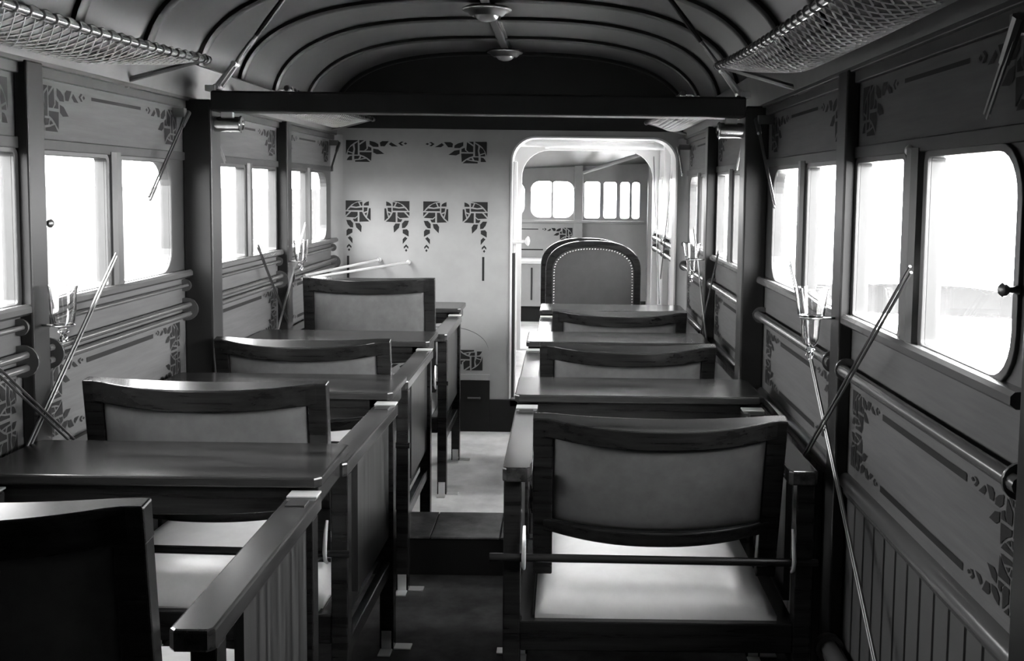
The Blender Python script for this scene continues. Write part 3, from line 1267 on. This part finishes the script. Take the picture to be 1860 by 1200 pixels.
LABELS = {
    'L1': 'dark wooden armchair at the lower left edge, nearest the viewer, its upright back unlit',
    'L2': 'second armchair from the viewer in the left row, white glare along its curved top rail',
    'L3': 'third armchair from the viewer in the left row, between two tables',
    'L4': 'rearmost armchair in the left row, tall back standing before the stencilled end wall',
    'R1': 'nearest armchair in the right row, recline rod across its back and pale seat showing',
    'R2': 'middle armchair in the right row, behind the nearest right table',
    'R3': 'rearmost armchair in the right row, below the doorway',
}
chair0 = make_chair()
#        x centre, y rear, rotation, recline degrees, back stretch, pivot shift
SPOT = {'R1': (.203, 2.075, 0, 14, .945, 0), 'R2': (.195, 3.03, 0, 14, .96, 0), 'R3': (.222, 3.98, 0, 14, .93, 0),
        'L1': (-.757, 1.285, 0, 7, 1.13, -.115), 'L2': (-.756, 2.10, -.02, 8, 1.05, 0.03), 'L3': (-.766, 3.005, 0, 14, .97, 0.03), 'L4': (-.762, 3.985, 0, 6, 1.19, .05)}
for i, key in enumerate(('R1', 'R2', 'R3', 'L1', 'L2', 'L3', 'L4')):
    c = chair0 if i == 0 else dup(chair0)
    x, y, rz, th, st, py = SPOT[key]
    c.location = (x, y, 0)
    c.rotation_euler = (0, 0, rz)
    c['label'] = LABELS[key]
    for k in kids(c):
        if k.name.startswith('backrest'):
            k.rotation_euler = (math.radians(th), 0, 0)
            k.scale = (1, 1, st)
            k.location.y += py

# ---------------------------------------------------------------- tables
def make_table():
    t = thing('fold_table', 'table', 'table')
    b = MB()
    hw, d, c = .325, .265, .012
    lp = [(-hw + c, 0), (hw - c, 0), (hw, c), (hw, d - c), (hw - c, d), (-hw + c, d), (-hw, d - c), (-hw, c)]
    b.prism(lp, 'z', .644, .664)
    b.build('tabletop', M['woodtop'], parent=t, bevel=.004)
    b = MB()
    secs = []
    for k in range(17):
        u = 2 * k / 16 - 1
        x = .285 * u
        z = .588 + .014 * abs(u) ** 3
        secs.append([(x, .012, z), (x, .026, z), (x, .026, .644), (x, .012, .644)])
    b.loft(secs)
    b.build('apron', M['wood'], parent=t, bevel=.002)
    for sg in (-1, 1):
        b = MB()
        x0, x1 = sorted((sg * .262, sg * .318))
        b.box(x0, x1, .012, .20, .610, .644)
        b.box(x0 + .012, x1 - .012, .04, .17, .592, .612)
        b.build('bracket', M['wood'], parent=t, bevel=.002)
    return t


tab0 = make_table()
TL = [('R', .204, 2.685, 'dark wooden table in front of the nearest right armchair'),
      ('R', .20, 3.635, 'dark wooden table between the middle and rearmost right armchairs'),
      ('R', .225, 4.59, 'brightly lit table end showing beyond the rearmost right armchair, by the doorway'),
      ('L', -.765, 1.885, 'dark wooden table at left nearest the viewer, just beyond the foreground armchair'),
      ('L', -.765, 2.69, 'dark wooden table in the left row, second from the viewer'),
      ('L', -.785, 3.60, 'dark wooden table in the left row, third from the viewer'),
      ('L', -.775, 4.60, 'farthest table of the left row, against the stencilled end wall')]
for i, (s_, x, y, lab) in enumerate(TL):
    c = tab0 if i == 0 else dup(tab0)
    c.location = (x, y, 0)
    tag(c, lab, 'table', 'narrow tables between the armchairs')

# ---------------------------------------------------------------- round-backed armchairs in the passage
def salon_chair(x, y, lab):
    t = thing('salon_chair', lab, 'armchair', (x, y, .17), 0, 'round-backed armchairs beyond the door')
    hw, zt, zb = .262, .745, .20

    def shape(h, top, bot, r, n=10):
        pts = [(-h, bot), (h, bot)]
        hh = .17 * h / .262
        m = 4 * n
        for k in range(m + 1):
            a = PI * k / m
            c, q = math.cos(a), math.sin(a)
            pts.append((h * (abs(c) ** (2 / 2.5)) * (1 if c >= 0 else -1), top - hh + hh * q ** (2 / 2.5)))
        return pts
    o_, i_ = shape(hw, zt, zb, .10), shape(hw - .038, zt - .036, zb + .03, .085)
    b = MB()
    b.plate_hole(o_, i_, lambda a, c, q: Vector((a, q, c)), -.02, .03)
    b.build('back_frame', M['wood'], parent=t, bevel=.004)
    b = MB()
    b.prism([(p[0], p[1]) for p in shape(hw - .037, zt - .035, zb + .029, .085)], 'y', -.010, .02)
    pn = b.build('back_panel', M['leather_dark'], parent=t)
    b = MB()
    path = shape(hw - .046, zt - .045, zb + .04, .08, 10)[1:]
    path = path + [(-(hw - .046), zb + .04)]
    seg = []
    tot = 0
    for p, q in zip(path[:-1], path[1:]):
        dl = math.hypot(q[0] - p[0], q[1] - p[1])
        seg.append((tot, dl, p, q))
        tot += dl
    k = 0
    while k * .0155 < tot:
        l = k * .0155
        for s0, dl, p, q in seg:
            if s0 <= l <= s0 + dl and dl > 1e-6:
                f = (l - s0) / dl
                b.lathe([(.0055, .001), (.0042, -.003), (0, -.0045)], (p[0] + (q[0] - p[0]) * f, -.0105, p[1] + (q[1] - p[1]) * f), 'y', 6)
                break
        k += 1
    b.build('nail_trim', M['metal'], parent=pn, smooth=True)
    b = MB()
    b.box(-.25, .25, .0, .26, .20, .27)
    b.build('seat_frame', M['wood'], parent=t, bevel=.004)
    b = MB()
    b.box(-.24, .24, .03, .255, .27, .325)
    b.build('seat', M['leather_dark'], parent=t, bevel=.02)
    for sx in (-1, 1):
        for yy in (-.015, .215):
            b = MB()
            x0, x1 = sorted((sx * .212, sx * .252))
            b.box(x0, x1, yy, yy + .04, 0, .20)
            b.build('leg', M['wood'], parent=t, bevel=.003)
    return t


salon_chair(.168, 5.75, 'round-backed nailed leather armchair beyond the doorway, the one in front')
salon_chair(.135, 6.06, 'round-backed armchair beyond the doorway, top showing behind the first')

# ---------------------------------------------------------------- locker in the far room
t = thing('heater_locker', 'low pale locker with dark slots against the far room wall', 'locker', (-.32, 8.02, .17))
b = MB()
b.box(-.28, .22, 0, .36, .12, .45)
b.build('body', M['endwall'], parent=t, bevel=.004)
b = MB()
b.box(-.29, .30, -.012, .37, .45, .475)
b.build('top', M['white'], parent=t, bevel=.004)
b = MB()
for x in (-.22, -.12, -.02, .075, .155):
    b.box(x, x + .014, -.004, 0, .17, .42)
b.build('slots', M['black'], parent=t)
b = MB()
b.box(-.27, .21, .02, .36, 0, .12)
b.build('base', M['dado'], parent=t)
